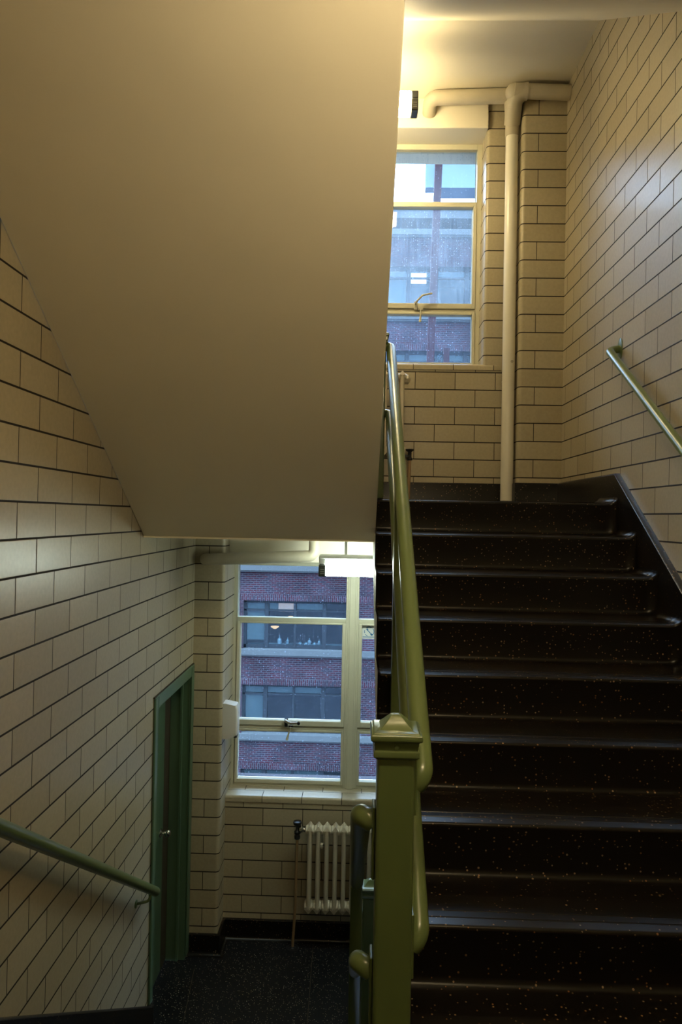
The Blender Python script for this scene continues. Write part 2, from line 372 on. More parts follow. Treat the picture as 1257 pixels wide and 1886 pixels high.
# plaster lintels over the two windows
for nm, zh, zc in (('trim_3', HEAD_D, CEIL_D), ('trim_4', HEAD_U, CEIL_U)):
    m = MB(); m.box(PLX-.01, .93, 5.205, 5.75, zh, zc+.02)
    struct(m.build(nm, PLASTER, bevel=.006))
# outer wall thickness round the openings (keeps the daylight out)
m = MB()
for z0, z1 in ((ZD-.3, SILL_D-.02), (HEAD_D+.02, SILL_U-.02), (HEAD_U+.02, 5.0)): m.box(-1.6, 1.9, 5.48, 5.75, z0, z1)
for z0, z1 in ((SILL_D-.02, HEAD_D+.02), (SILL_U-.02, HEAD_U+.02)):
    m.box(-1.6, PLX-.012, 5.48, 5.75, z0, z1); m.box(RX+.012, 1.9, 5.48, 5.75, z0, z1)
struct(m.build('wall_outer', BRICK, weld=False))

# ------------------------------------------------------------------ floors and ceilings
def slab(name, x0, x1, y0, y1, z0, z1, ma, bev=0.):
    m = MB(); m.box(x0, x1, y0, y1, z0, z1); return struct(m.build(name, ma, bevel=bev))
slab('floor', XL-.3, XR+.02, 1.0, 5.5, ZD-.2, ZD, TERR_F)  # lower landing, extended unseen under the flights against light leaks
slab('floor', XL-.02, XR+.02, YB, 1.76-.01, ZM-.2, ZM, TERR)
slab('floor', XL-.02, XR+.02, Y0+.02, 5.5, -.02, ZU, TERR)
slab('ceiling', XL-.02, XW, 3.80, 5.5, CEIL_D, -.02, PLASTER)
slab('ceiling', XW, XR+.02, 4.08, 5.5, CEIL_D, -.02, PLASTER)
# upper ceiling: flat over the landing, sloping under the next flight, flat over the main landing
YCR = 4.385; SLP = .690
YE = YCR-(CEIL_U-1.535)/SLP
m = MB()
for a, b in (((5.5, CEIL_U), (YCR, CEIL_U)), ((YCR, CEIL_U), (YE, 1.535))):
    x0 = XL if a[0] == 5.5 else XW+.004
    m.face([(x0, a[0], a[1]), (XR, a[0], a[1]), (XR, b[0], b[1]), (x0, b[0], b[1])])
    m.face([(x0, a[0], a[1]+.2), (XR, a[0], a[1]+.2), (XR, b[0], b[1]+.2), (x0, b[0], b[1]+.2)])
m.face([(XW+.004, YCR, CEIL_U), (XW+.004, YE, 1.535), (XW+.004, YE, 1.735), (XW+.004, YCR, CEIL_U+.2)])
struct(m.build('ceiling', PLASTER, weld=False))
m = MB(); m.box(XL, XR, YB, 1.385, 1.535, 1.75); m.box(XW+.004, XR, 1.38, YE+.03, 1.535, 1.75); struct(m.build('ceiling', PLASTER, weld=False))
m = MB(); m.face([(XL, YCR, CEIL_U), (XW+.004, YCR, CEIL_U), (XW+.004, 1.9, 4.9), (XL, 1.9, 4.9)]); m.face([(XL, 1.39, 1.7), (XW+.05, 1.39, 1.7), (XW+.05, 1.39, 4.95), (XL, 1.39, 4.95)]); m.face([(XL, 1.3, 4.9), (XW+.05, 1.3, 4.9), (XW+.05, 2., 4.9), (XL, 2., 4.9)])  # next soffit, plus unseen faces added to shut out stray light
m.face([(XW+.004, 1.39, 1.7), (XW+.004, YCR, CEIL_U+.1), (XW+.004, YCR, 4.9), (XW+.004, 1.39, 4.9)])
struct(m.build('ceiling', PLASTER, weld=False))

# ------------------------------------------------------------------ stair flights
def step_profile(yn, zn, n, up=True):
    """side profile (y,z) from the top nosing down to the bottom; yn,zn = top nosing, n risers"""
    P = []
    for k in range(n):
        y, z = yn-k*TR, zn-k*RI
        yb = y+.030                                        # foot of the riser sits back under the nosing
        if k == 0: P.append((y+.30, z))
        # shallow wear grooves, then the worn front strip dips toward the nose
        P += [(y+.075, z), (y+.0735, z-.0018), (y+.0705, z-.0018), (y+.069, z-.0003), (y+.044, z-.0016), (y+.0425, z-.0034), (y+.0395, z-.0034), (y+.038, z-.0022)]
        zn_ = z-.0052; rn = .011
        P += [(y+rn-rn*math.sin(a), zn_-rn+rn*math.cos(a)) for a in [math.pi*.55*j/8 for j in range(0, 9)]]
        zb = z-RI; rc = .024
        P.append((yb-.010, zb+.10))
        P += [(yb-.014-rc+rc*math.cos(a), zb+rc-rc*math.sin(a)) for a in [math.pi/2*j/7 for j in range(8)]]
    P.append((yn-(n-1)*TR-.03, zn-n*RI)); return P
def flight(name, label, x0, x1, yn, zn, n, cl, cr_, mirror_y=None):
    P = step_profile(yn, zn, n)
    if mirror_y is not None: P = [(2*mirror_y-y, z) for y, z in P]
    t = thing(name, (x0, P[-1][0], zn-n*RI), label, 'stairs')
    sg = 1 if mirror_y is None else -1
    d = (-.575*sg, .818)
    xs = []
    if cl: xs += [(x0+cl-cl*math.sin(a), cl*(1-math.cos(a))) for a in [math.pi/2*j/6*.75 for j in range(6, 0, -1)]]
    else: xs.append((x0, 0))
    xs += [(x0+cl, 0), ((x0+x1)/2, 0), (x1-cr_, 0)]
    if cr_: xs += [(x1-cr_+cr_*math.sin(a), cr_*(1-math.cos(a))) for a in [math.pi/2*j/7 for j in range(1, 8)]]
    m = MB(); m.grid([[(x, y+d[0]*o, z+d[1]*o) for y, z in P] for x, o in xs])
    m.build('treads', TERR, t, weld=True)
    # concrete carriage with plastered side and soffit
    th = .21; m = MB()
    ya, yb = P[0][0], P[-1][0]
    Q = P+[(yb, zn-n*RI-.02)]
    und = [(yb+.02*sg, zn-n*RI-.02), (ya+.02*sg, zn-.31)]
    X0, X1 = x0+.002, x1
    for (a, b), (c, e) in ((und[0], und[1]),): m.face([(X0, a, b), (X1, a, b), (X1, c, e), (X0, c, e)])
    for xx in (X0,):
        # side cheek, split per step so that every face stays convex
        for k in range(n):
            yk = P[0][0] if k == 0 else None
        ysteps = sorted(set(round(y, 5) for y, z in P))
        def low(y): f = (y-und[0][0])/(und[1][0]-und[0][0]); return und[0][1]+f*(und[1][1]-und[0][1])
        for a, b in zip(P, P[1:]):
            if abs(a[0]-b[0]) < 1e-6: continue
            lift = .012 if cl else 0
            m.face([(xx, a[0], a[1]-.004+lift*.0), (xx, b[0], b[1]-.004), (xx, b[0], low(b[0])), (xx, a[0], low(a[0]))])
    m.build('carriage', PLASTER, t, weld=False)
    return t
up = flight('stair_flight', 'black terrazzo stair flight climbing on the right to the upper half landing', XW, 1.445, Y0, ZU, 9, .018, .055)
# lower flight going down on the left (runs away from the viewer, out of frame below)
dn = flight('stair_flight', 'black terrazzo stair flight leading down along the left tiled wall', XL+.001, .03, 1.76+.0, ZM, 9, 0, 0, mirror_y=1.76)
# flight overhead on the left: sloping plaster soffit
t = thing('stair_flight', (XL, 3.80, -.13), 'smooth cream plastered underside of the flight overhead, filling the upper left', 'stairs')
ys, zs_, ye, ze = 3.797, -.131, 1.385, -.131+(3.797-1.385)*.6925
m = MB()
q = [(ys, zs_), (ye, ze), (ye, ze+.24), (ys+.02, zs_+.24)]
for x in (XL+.001, XW+.004): m.face([(x, y, z) for y, z in q])
NN = 14
for (a, b) in ((q[0], q[1]), (q[2], q[3])):
    m.face([(XL+.001, a[0], a[1]), (XW+.004, a[0], a[1]), (XW+.004, b[0], b[1]), (XL+.001, b[0], b[1])])
m.face([(XL+.001, ys, zs_), (XW+.004, ys, zs_), (XW+.004, ys+.02, zs_+.24), (XL+.001, ys+.02, zs_+.24)])
m.face([(XL+.001, ye, ze), (XW+.004, ye, ze), (XW+.004, ye, ze+.24), (XL+.001, ye, ze+.24)])
m.build('soffit', PLASTER, t, bevel=.004)
P = [(2*Y0-y+.0, z+9*RI) for y, z in step_profile(Y0+0, ZU, 9)]
P = [(y-(P[-1][0]-3.87), z) for y, z in P]
P = [(7.74-y-(7.74-P[-1][0]-3.87), z) for y, z in P]
P = sorted([( -y+2*3.87 if y > 3.87 else y, z) for y, z in P], key=lambda q: (-q[0], q[1]))
m = MB(); m.grid([[(x, y, z) for y, z in P] for x in (XL+.002, XW+.002)], smooth=False)
m.build('treads', TERR, t)
m = MB(); m.face([(XW+.002, y, z) for y, z in ((3.87, ZU), (3.87, ZU-.1), (1.5, ZU+1.55), (1.5, ZU+1.66))]); m.build('cheek', PLASTER, t, weld=False)

# ------------------------------------------------------------------ baseboards (black coved terrazzo)
def coved(m, pts, z0, h, th=.018, cove=.03):
    """pts: plan polyline, room on its right side when walking"""
    prof = [(th, h-.006), (th+.0, cove)]
    pr = [(0, h), (th-.006, h), (th, h-.006)]+[(th+cove*(1-math.cos(a)), cove*(1-math.sin(a))) for a in [math.pi/2*k/5 for k in range(6)]]
    rows = []
    for i, p in enumerate(pts):
        p = V((*p, 0)); d1 = (p-V((*pts[i-1], 0))).normalized() if i else None
        d2 = (V((*pts[i+1], 0))-p).normalized() if i < len(pts)-1 else None
        n1 = V((d1.y, -d1.x, 0)) if d1 else None; n2 = V((d2.y, -d2.x, 0)) if d2 else None
        if n1 is None: n = n2
        elif n2 is None: n = n1
        else: b = (n1+n2).normalized(); n = b/max(.3, b.dot(n1))
        rows.append([(p.x+n.x*o, p.y+n.y*o, z0+z) for o, z in pr])
    m.grid(rows)
def mitre(): pass
m = MB(); coved(m, [(XL, YWP), (PLX, YWP), (PLX, YWF), (1.2, YWF), (XR, YWF)], ZD, .148); struct(m.build('baseboard_back', TERR, weld=False))
m = MB(); coved(m, [(XL, YWP), (PLX, YWP), (PLX, YWF), (1.152, YWF), (1.152, YWP+.012), (XR, YWP+.012)], ZU, .165); struct(m.build('baseboard_back', TERR, weld=False))
# right stair skirting: level over the landing, then raking down above the pitch of the steps
def rake(name, x, inn, line, ylow, zup):
    m = MB(); xi = x+inn*.032
    rows = []
    for y, z in line: rows.append([(x, y, z), (xi-inn*.008, y, z), (xi, y, z-.008), (xi, y, z-.55)])
    m.grid(rows, smooth=False); return struct(m.build(name, TERR, weld=False))
rs = RI/TR
ymin = 1.60
rake('baseboard_right', XR, -1, [(YWP+.0, ZU+.168), (3.915, ZU+.168), (ymin, ZU+.168-(3.915-ymin)*.700)], 0, 0)
m = MB(); coved(m, [(XR, 5.0), (XR, YB)][::1], ZM, .168)  # main landing, right side
m2 = MB(); coved(m2, [(XR, 1.75), (XR, YB)], ZM, .16); struct(m2.build('baseboard_right', TERR, weld=False))
mb = MB(); line = [(-.2, -2.93+4.05*.692+.2*.692-.02), (4.05, -2.93), (4.155, -2.945)]
line = [(YB+.1, ZM+.16), (1.70, ZM+.16), (1.76, -2.93+(4.05-1.76)*.690), (4.05, -2.93), (4.085, -2.935)]
rake('baseboard_left', XL, 1, line, 0, 0)

# ------------------------------------------------------------------ divider strips in the lower landing terrazzo
BR = mat('brass_strip', (.16, .12, .07), .4, metal=.3)
for (xa, ya), (xb, yb) in (((-1.110, 4.86), (-1.040, 4.2)), ((-.284, 5.18), (-.264, 4.2))):
    m = MB(); w = .0012; m.face([(xa-w, ya, ZD+.0006), (xa+w, ya, ZD+.0006), (xb+w, yb, ZD+.0006), (xb-w, yb, ZD+.0006)])
    o = struct(m.build('trim_5', BR, weld=False))

# ------------------------------------------------------------------ door in the left wall
d = sgroup('door_1', (XL, DY0, ZD))
m = MB(); cx1 = XL+.014; cw = .062
m.box(XL, cx1, DY0-cw, DY0, -2.945, DZ+.075)
m.box(XL, cx1, DY1, DY1+.080, ZD+.02, DZ+.075)
m.box(XL, cx1, DY0, DY1, DZ, DZ+.075)
m.build('casing', GREEN_D, d, bevel=.006)
m = MB(); m.box(XL, cx1-.004, DY0-cw-.006, DY1+.082, DZ+.075, DZ+.083); m.build('caulk_line', CAULK_GAP_SHADE, d, weld=False)
m = MB(); m.box(XL, cx1+.004, DY0-cw-.004, DY0+.0, ZD, -2.947); m.build('plinth_block', TERR, d, bevel=.004)
m = MB(); m.box(XL, cx1+.002, DY0-cw-.006, DY0+.004, -2.951, -2.942); m.build('corner_guard', CHROME, d)
dx = XL-.135
m = MB()
m.box(dx-.03, XL+.002, DY0-.02, DY0, ZD, DZ); m.box(dx-.03, XL+.002, DY1, DY1+.02, ZD, DZ); m.box(dx-.03, XL+.002, DY0, DY1, DZ, DZ+.02)
m.box(XL-.062, XL-.045, DY1-.020, DY1, ZD, DZ); m.box(dx+.0, XL-.062, DY1-.012, DY1, ZD, DZ)
m.build('jamb', GREEN_D, d, bevel=.002)
m = MB(); m.box(dx-.045, dx, DY0+.004, 4.80, ZD+.01, DZ-.004); m.build('door_panel', GREEN_D, d, bevel=.003)
m = MB(); m.box(dx-.043, dx-.001, 4.80, DY1-.004, ZD+.01, DZ-.004); m.build('worn_stile', BROWN, d)
m = MB(); m.lathe([(.030, 0), (.030, .004), (.022, .009), (.011, .014), (.011, .030), (.022, .037), (.029, .050), (.028, .062), (.018, .072), (.002, .074)], (dx, 4.735, -2.225), 'x')
m.build('door_knob', CHROME, d)

# ------------------------------------------------------------------ windows
def window(name, zb, glass, ztop):
    w = sgroup(name, (-.035, YWIN, zb))
    yf, yb = YWIN-.02, YWIN+.055
    L0, L1, R0, R1 = -.955, -.086, .016, .890
    x0, x1 = PLX-.005, RX+.005
    H = [0, .050, .448, .5, 1.300, 1.338, 1.752, 1.825]
    m = MB()
    m.box(x0, L0, yf, yb, zb-.01, zb+H[7]); m.box(R1, x1, yf, yb, zb-.01, zb+H[7]); m.box(L0, R1, yf, yb, zb+H[6], zb+H[7]); m.box(L0, R1, yf, yb, zb-.01, zb+.028)
    m.build('window_frame', FRAME, w, bevel=.005)
    m = MB(); m.box(L1-.0, R0, yf-.004, yb, zb, zb+H[6]); m.box(L1+.028, R0-.028, yf-.022, yf, zb, zb+H[6]); m.box(L1+.014, R0-.014, yf-.012, yf, zb, zb+H[6])
    m.build('mullion', FRAME, w, bevel=.003)
    m = MB()
    for a, b in ((L0, L1), (R0, R1)):
        m.box(a, b, yf+.004, yb-.01, zb+1.305, zb+H[5]); m.box(a, b, yf+.004, yb-.01, zb+.452, zb+.484)
    m.build('transom', FRAME, w, bevel=.004)
    for a, b in ((L0, L1), (R0, R1)):
        def pane(xa, xb, za, zc, par, yy, gi):
            g = MB(); g.box(xa, xb, yy, yy+.003, za, zc); g.build('pane', glass[gi], par, weld=False)
        pane(a, b, zb+H[5]-.005, zb+H[6]+.004, w, YWIN+.02, 0)
        # opening middle light
        m = MB(); s = .027; z0, z1 = zb+.484, zb+1.305; y0_, y1_ = yf-.008, yb-.02
        m.box(a, a+s, y0_, y1_, z0, z1); m.box(b-s, b, y0_, y1_, z0, z1); m.box(a+s, b-s, y0_, y1_, z0, z0+.040); m.box(a+s, b-s, y0_, y1_, z1-.014, z1)
        sh = m.build('sash', FRAME, w, bevel=.004); pane(a+s-.004, b-s+.004, z0+.03, z1-.01, sh, YWIN+.02, 1)
        # hopper light at the bottom
        m = MB(); z0, z1 = zb+.024, zb+.452; s = .022
        m.box(a, a+s, y0_, y1_, z0, z1); m.box(b-s, b, y0_, y1_, z0, z1); m.box(a+s, b-s, y0_, y1_, z0, z0+.030); m.box(a+s, b-s, y0_, y1_, z1-.018, z1)
        sh = m.build('sash', FRAME, w, bevel=.004); pane(a+s-.004, b-s+.004, z0+.02, z1-.01, sh, YWIN+.02, 2)
    return w
wl = window('window_1', SILL_D, (GLASS_L,)*3, HEAD_D)
wu = window('window_2', SILL_U, (GLASS_T, GLASS_U, GLASS_B), HEAD_U)
# espagnolette handle and pull on each window
def handle(w, x, z, up):
    yf = YWIN-.03; m = MB()
    m.box(x-.012, x+.016, yf-.012, yf, z-.045, z+.020)
    if up:
        m.tube(fillet([(x, yf-.005, z), (x, yf-.05, z+.005), (x+.05, yf-.055, z+.055), (x+.125, yf-.05, z+.072)], .03), [.009]*2+[.008]*60 if False else .0075, seg=10)
    else:
        m.tube(fillet([(x, yf-.005, z+.01), (x, yf-.05, z+.012), (x+.04, yf-.055, z-.003), (x+.105, yf-.05, z+.0)], .02), .011, seg=10)
        m.lathe([(.014, 0), (.014, .012), (.004, .014)], (x+.105, yf-.065, z), 'y', seg=14)
    m.build('window_handle', FRAME if up else CHROME, w, bevel=.002)
    m = MB(); m.box(x+.022, x+.060, yf-.014, yf-.002, z-.048, z-.030); m.build('striker_plate', FRAME if up else CHROME, w, bevel=.003)
    m = MB(); k = 0.0 if up else -.024
    m.tube([(x+.042, yf-.012, z-.045), (x+.040+k*.6, yf-.020, z-.09), (x+.036+k, yf-.020, z-.145)], [.006, .006, .011], seg=10)
    m.build('pull_tab', FRAME, w)
handle(wl, -.548, -1.632, False)
handle(wu, .418, 1.693, True)

# recycling style round sticker on the lower window, with blue ring, spanner and bar
st = thing('window_sticker', (.043, YWIN+.015, -.975), 'small white square sticker with blue ring and spanner on the lower window pane', 'sticker')
y = YWIN+.0185
m = MB(); m.box(.043, .149, y-.0006, y, -.975, -.866); m.build('backing', mat('sticker_white', (.72, .74, .72), .5), st, weld=False)
BL = mat('sticker_blue', (.02, .16, .36), .5)
m = MB(); cx, cz, r1, r2 = .100, -.917, .040, .034
for a0, a1, k in ((60, 130, 1.), (165, 200, 1.), (215, 250, 1.), (300, 400, 1.)):
    n = 12; rows = [[], []]
    for j in range(n+1):
        a = math.radians(a0+(a1-a0)*j/n); wdt = .008 if a0 == 60 else .005
        rows[0].append((cx+r1*math.cos(a), y-.001, cz+r1*math.sin(a))); rows[1].append((cx+(r1-wdt)*math.cos(a), y-.001, cz+(r1-wdt)*math.sin(a)))
    m.grid(rows, smooth=False)
m.build('ring', BL, st, weld=False)
m = MB()
def bar(m, p, q, w, yy):
    dx_, dz_ = q[0]-p[0], q[1]-p[1]; L = math.hypot(dx_, dz_); nx, nz = -dz_/L*w, dx_/L*w
    m.face([(p[0]+nx, yy, p[1]+nz), (q[0]+nx, yy, q[1]+nz), (q[0]-nx, yy, q[1]-nz), (p[0]-nx, yy, p[1]-nz)])
bar(m, (.082, -.901), (.120, -.940), .003, y-.001); bar(m, (.080, -.896), (.090, -.905), .007, y-.001); bar(m, (.112, -.936), (.124, -.944), .007, y-.001)
bar(m, (.049, -.9605), (.145, -.9605), .003, y-.001)
m.build('spanner_and_bar', BL, st, weld=False)

# ------------------------------------------------------------------ balustrade
def newel(x, y, z0, ztop, label, hw=.044):
    t = thing('newel_post', (x, y, z0), label, 'post')
    m = MB(); m.box(x-hw, x+hw, y-hw, y+hw, z0, ztop-.075); m.build('post', GREEN, t, bevel=.008, bseg=3)
    m = MB(); zb = ztop-.095
    def sq(w, z): return [(x-w, y-w, z), (x+w, y-w, z), (x+w, y+w, z), (x-w, y+w, z)]
    rings = [sq(hw+.001, zb), sq(hw+.009, zb+.006), sq(hw+.009, zb+.018), sq(hw+.006, zb+.022), sq(hw+.008, zb+.042), sq(hw+.015, zb+.045), sq(hw+.0165, zb+.052), sq(hw+.0145, zb+.059), sq(hw+.010, zb+.060), sq(hw+.008, zb+.063), sq(hw-.006, zb+.066), sq(hw*.55, zb+.080), sq(hw*.32, zb+.0905), sq(hw*.14, zb+.095)]
    m.grid(rings, closed=True, smooth=False); m.cap(rings[0], flip=True); m.cap(rings[-1])
    m.build('cap', GREEN, t, bevel=.0018)
    m = MB(); m.lathe([(.0052, 0), (.0050, -.0015), (.001, -.002)], (x, y-hw-.0075, zb+.030), 'y', seg=14); m.build('screw', GREEN, t)
    return t
NX, NY = .0975, 1.634
n1 = newel(NX, NY, ZM, -.466, 'olive green square newel post with pyramid cap nearest the viewer')
n2 = newel(.094, 3.95, ZU, 1.085, 'green newel post at the head of the flight, mostly hidden behind the plaster soffit')
n3 = newel(.108, 3.97, ZD, -2.090, 'dark green newel post on the lower landing with a shiny small cap')

def flange(m, x, y, z, s, ax='x'):
    m.box(x, x+s*.006, y-.028, y+.028, z-.060, z+.060)
def railing(name, label, x, ya, za, yb, zb, drop, sa, sb, zaend, zbend, mats=GREEN):
    """two parallel rails with elbows into the newels; sa/sb = side the newel lies on"""
    t = thing(name, (x, ya, za-.9), label, 'railing')
    sl = (zb-za)/(yb-ya)
    for i, (nm, dz, r) in enumerate((('handrail', 0, .0262), ('lower_rail', -drop, .0240))):
        m = MB(); up_ = sl > 0
        e = .055
        p = [(NX+(x-NX)/abs(x-NX)*.050, ya-.045, za+dz-.045*sl-.02), (x, ya-.045, za+dz-.045*sl), (x, yb+.045, zb+dz+.045*sl), (sb[0], yb+.045, zb+dz+.045*sl)]
        m.tube(fillet(p, [.052, .05], 10), r, seg=24, caps=True)
        o = m.build(nm, mats, t)
        m = MB(); s_ = 1 if x > NX else -1; m.box(NX+s_*.0445, NX+s_*.052, ya-.045-.028, ya-.045+.028, za+dz-.115, za+dz+.035 if s_ > 0 else za+dz+.055)
        m.build('flange', mats, t, bevel=.002)
    # baluster under the lower rail
    ym = 2.75; zr = za+sl*(ym-ya)
    zf = (ZU-math.ceil((Y0-ym)/TR)*RI) if x > NX else (ZM-math.floor((ym-1.76)/TR+1)*RI)
    m = MB(); m.box(x-.024, x+.024, ym-.024, ym+.024, zf-.0, zr-.01); m.build('baluster', mats, t, bevel=.004)
    return t
railing('stair_railing', 'green two-tube railing rising beside the right hand flight', .166, 1.70, -.590, 3.90, .952, .385, None, (.138, 0), 0, 0)
railing('stair_railing', 'dark green two-tube railing dropping beside the left flight, seen end on', .019, 1.70, -.745, 3.92, -2.262, .355, None, (.066, 0), 0, 0)

# wall handrails
t = thing('wall_handrail', (1.40, 3.9, .95), 'green tube handrail on the right tiled wall with an elbow into an oval plate', 'handrail')
m = MB(); zt, yt, sl = .972, 3.925, .714
p = [(XR-.008, yt+.015, zt+.012), (1.405, yt, zt), (1.405, 1.5, zt-(yt-1.5)*sl)]
m.tube(fillet(p, .045, 10), .0225, seg=24); m.build('rail', GREEN, t)
m = MB(); m.lathe([(.048, 0), (.048, -.004), (.030, -.009)], (XR, yt+.015, zt+.012), 'x', sx=.75, sy=1.35); m.build('wall_plate', GREEN, t)
for k, (dy, dz) in enumerate(((.0, .045), (.0, -.045))):
    m = MB(); m.lathe([(.006, 0), (.005, -.002)], (XR-.0045, yt+.015+dy, zt+.012+dz), 'x', seg=10); m.build('screw', CHROME, t)
t = thing('wall_handrail', (-1.13, 3.9, -2.2), 'green tube handrail descending the left tiled wall to the door casing', 'handrail')
m = MB(); p0, p1 = V((-1.125, .9, -1.018+(2.167-.9)*.6625)), V((-1.125, 3.925, -1.018-(3.925-2.167)*.6625))
dd = (p1-p0).normalized(); m.tube([p0, p1-dd*.02, p1-dd*.008, p1-dd*.002, p1], [.0255, .0255, .0235, .018, .009], seg=24); m.build('rail', GREEN, t)
for yy in (3.80, 2.0):
    zz = -1.018-(yy-2.167)*.6625
    m = MB(); m.tube(fillet([(-1.125, yy, zz-.02), (-1.125, yy, zz-.065), (XL, yy, zz-.085)], .03), .008, seg=12); m.lathe([(.022, 0), (.022, .005), (.012, .008)], (XL, yy, zz-.085), 'x', seg=18); m.build('bracket', GREEN, t)

# ------------------------------------------------------------------ fluorescent fittings
SLOT = mat('pale_grey_slot', (.5, .5, .48), .4)
def lamp(x0, x1, yc, zc, zceil, em, label, stem_x=None):
    t = thing('ceiling_light', ((x0+x1)/2, yc, zceil), label, 'light')
    cy_ = .056 if em is E_LO else .030
    m = MB(); m.box(x0+.004, x1-.004, yc-cy_, yc+cy_, zc+.060 if em is E_LO else zc+.072, zc+.085); m.build('casing', WHITEM, t, bevel=.006)
    m = MB(); m.box(x0+.046, x1-.046, yc-.052, yc+.052, zc-.055, zc+.0595 if em is E_LO else zc+.072); m.build('diffuser', em, t, bevel=.010)
    for s_, xe in ((1, x0), (-1, x1)):
        c = MB(); a, b = sorted((xe, xe+s_*.048)); c.box(a, b, yc-.054, yc+.054, zc-.060, zc+.022)
        cap = c.build('end_cap', DARKP, t, bevel=.008)
        g = MB()
        for k in range(3): g.box(a+.012, b-.010, yc-.0555, yc-.0538, zc-.012-k*.013, zc-.008-k*.013)
        g.build('slot', SLOT, cap, weld=False)
        c = MB(); c.box(a+.002, b, yc-.048, yc+.048, zc+.024, zc+.075)
        c.build('end_cover', DARKP if em is E_UP else WHITEM, t, bevel=.006)
    for xx in ((x0+.18), (x1-.18)):
        m = MB(); m.lathe([(.009, 0), (.009, zceil-zc-.085)], (xx, yc, zc+.085), 'z', seg=12); m.build('stem', WHITEM, t)
    m = MB(); m.box(x0+.13, x1-.13, yc-.04, yc+.04, zceil-.018, zceil-.0005); m.build('ceiling_plate', WHITEM, t, bevel=.006)
    return t
lamp(-.262, .345, 4.60, -.345, CEIL_D, E_LO, 'cool white fluorescent fitting with dark end cap in front of the lower window')
lamp(-.262, .345, 4.60, 2.775, CEIL_U, E_UP, 'warm fluorescent fitting with dark end cap beside the soffit edge, upper landing')
lamp(.02, .64, .84, 1.24, 1.535, E_MAIN, 'warm fluorescent fitting on the main landing ceiling above the viewer')

# ------------------------------------------------------------------ pipes
t = thing('heating_pipe', (-1.17, 4.95, -.31), 'lagged cream pipe crossing under the lower ceiling to an elbow', 'pipe')
m = MB(); m.tube(fillet([(-1.115, YWP+.0, -.333), (-1.115, 4.945, -.333), (-.316, 4.945, -.290), (-.316, 4.945, CEIL_D+.01)], [.035, .05], 10), .042, seg=24); m.build('pipe', PIPE, t)
m = MB()
for a in (0, 1): m.tube([(-.43+a*.006, 4.945, -.297), (-.424+a*.006, 4.945, -.2965)], .0435, seg=24)
m.build('joint_band', PIPE, t)
t = thing('heating_pipe', (1.45, 5.0, 3.11), 'lagged cream pipe with tee crossing under the upper ceiling', 'pipe')
yp = 5.10
m = MB(); m.tube([(XR-.002, 4.985, 3.105), (1.07, 4.985, 3.120)], .052, seg=24); m.build('right_run', PIPE, t)
m = MB(); m.tube(fillet([(1.07, 5.06, 3.128), (.478, 5.10, 3.135), (.478, 5.215, 3.085)], .05, 10), [.052]*1+[.052]*12, seg=24); m.build('left_run', PIPE, t)
m = MB(); m.tube(fillet([(1.17, 4.988, 3.116), (1.082, 4.997, 3.120), (1.091, 5.125, 2.95)], .085, 10), .060, seg=24); m.lathe([(.062*math.sin(a), -.062*math.cos(a)) for a in [math.pi*k/14 for k in range(1, 14)]], (1.075, 5.01, 3.122), 'z', seg=24); m.build('tee', PIPE, t)
m = MB(); m.tube([(1.092, 5.120, 3.06), (1.092, 5.130, 2.86)], .050, seg=24); m.tube([(1.07, 5.06, 3.10), (1.092, 5.122, 3.0)], .055, seg=24); m.build('lagged_drop', PIPE, t)
t = thing('riser_pipe', (1.097, 5.13, ZU), 'white painted vertical riser pipe between the tiled pilaster and the window', 'pipe')
m = MB(); m.tube([(1.098, 5.128, ZU), (1.092, 5.128, 2.88)], .0465, seg=28); m.build('pipe', PIPE_W, t)
m = MB(); m.lathe([(.011, 0), (.011, -.004), (.004, -.006)], (1.112, 5.086, 1.17), 'y', seg=12); m.build('plug', PIPE, t)
m = MB(); m.tube([(1.0945, 5.128, 1.02), (1.0945, 5.128, 1.03)], .0475, seg=28); m.build('collar', PIPE_W, t)

# ------------------------------------------------------------------ radiators
def radiator(x0, ztop, zbot, n, yc, label, pitch=.0635):
    t = thing('radiator', (x0, yc, zbot), label, 'radiator')
    sec = None
    for k in range(n):
        x = x0+pitch*(k+.5)
        if sec is None:
            m = MB()
            for yy in (-.036, .036):      # two columns deep
                m.tube([(x, yc+yy, zbot+.03), (x, yc+yy, ztop-.03)], .0165, seg=12)
            for zc_, s_ in ((ztop-.045, 1), (zbot+.045, -1)):
                m.lathe([(.018, -.033), (.030, -.030), (.031, -.012), (.026, 0), (.031, .012), (.030, .030), (.018, .033)], (x, yc, zc_), 'x', seg=16, sx=1.5, sy=1.)
                tip = [(x-.026, yc-.052, zc_+s_*.012), (x+.026, yc-.052, zc_+s_*.012), (x+.026, yc+.052, zc_+s_*.012), (x-.026, yc+.052, zc_+s_*.012)]
                top = [(x-.003, yc-.045, zc_+s_*.044), (x+.003, yc-.045, zc_+s_*.044), (x+.003, yc+.045, zc_+s_*.044), (x-.003, yc+.045, zc_+s_*.044)]
                m.grid([tip, top], closed=True, smooth=False); m.cap(top)
            sec = m.build('section', RAD, t, org=(x, yc, zbot), bevel=.002); sec.location = V((x, yc, zbot))+V((0, 0, ZO))-V(t['_o'])
        else:
            c = sec.copy(); COL.objects.link(c); c.parent = t; c.location = sec.location+V((pitch*k, 0, 0))
    return t
r1 = radiator(-.352, -2.305, -2.955, 11, 5.13, 'cream cast iron column radiator under the lower landing window')
m = MB(); m.box(-.262+.024, -.262+.044-.002, 5.065, 5.09, -2.458, -2.428); m.lathe([(.008, 0), (.007, -.006)], (-.229, 5.066, -2.443), 'y', seg=10); m.build('wall_clip', RAD, r1)
m = MB(); m.lathe([(.026, 0), (.03, .01), (.026, .02), (.018, .034), (.02, .05)], (-.402, 5.13, -2.35), 'x', seg=8); m.build('union', CHROME, r1)
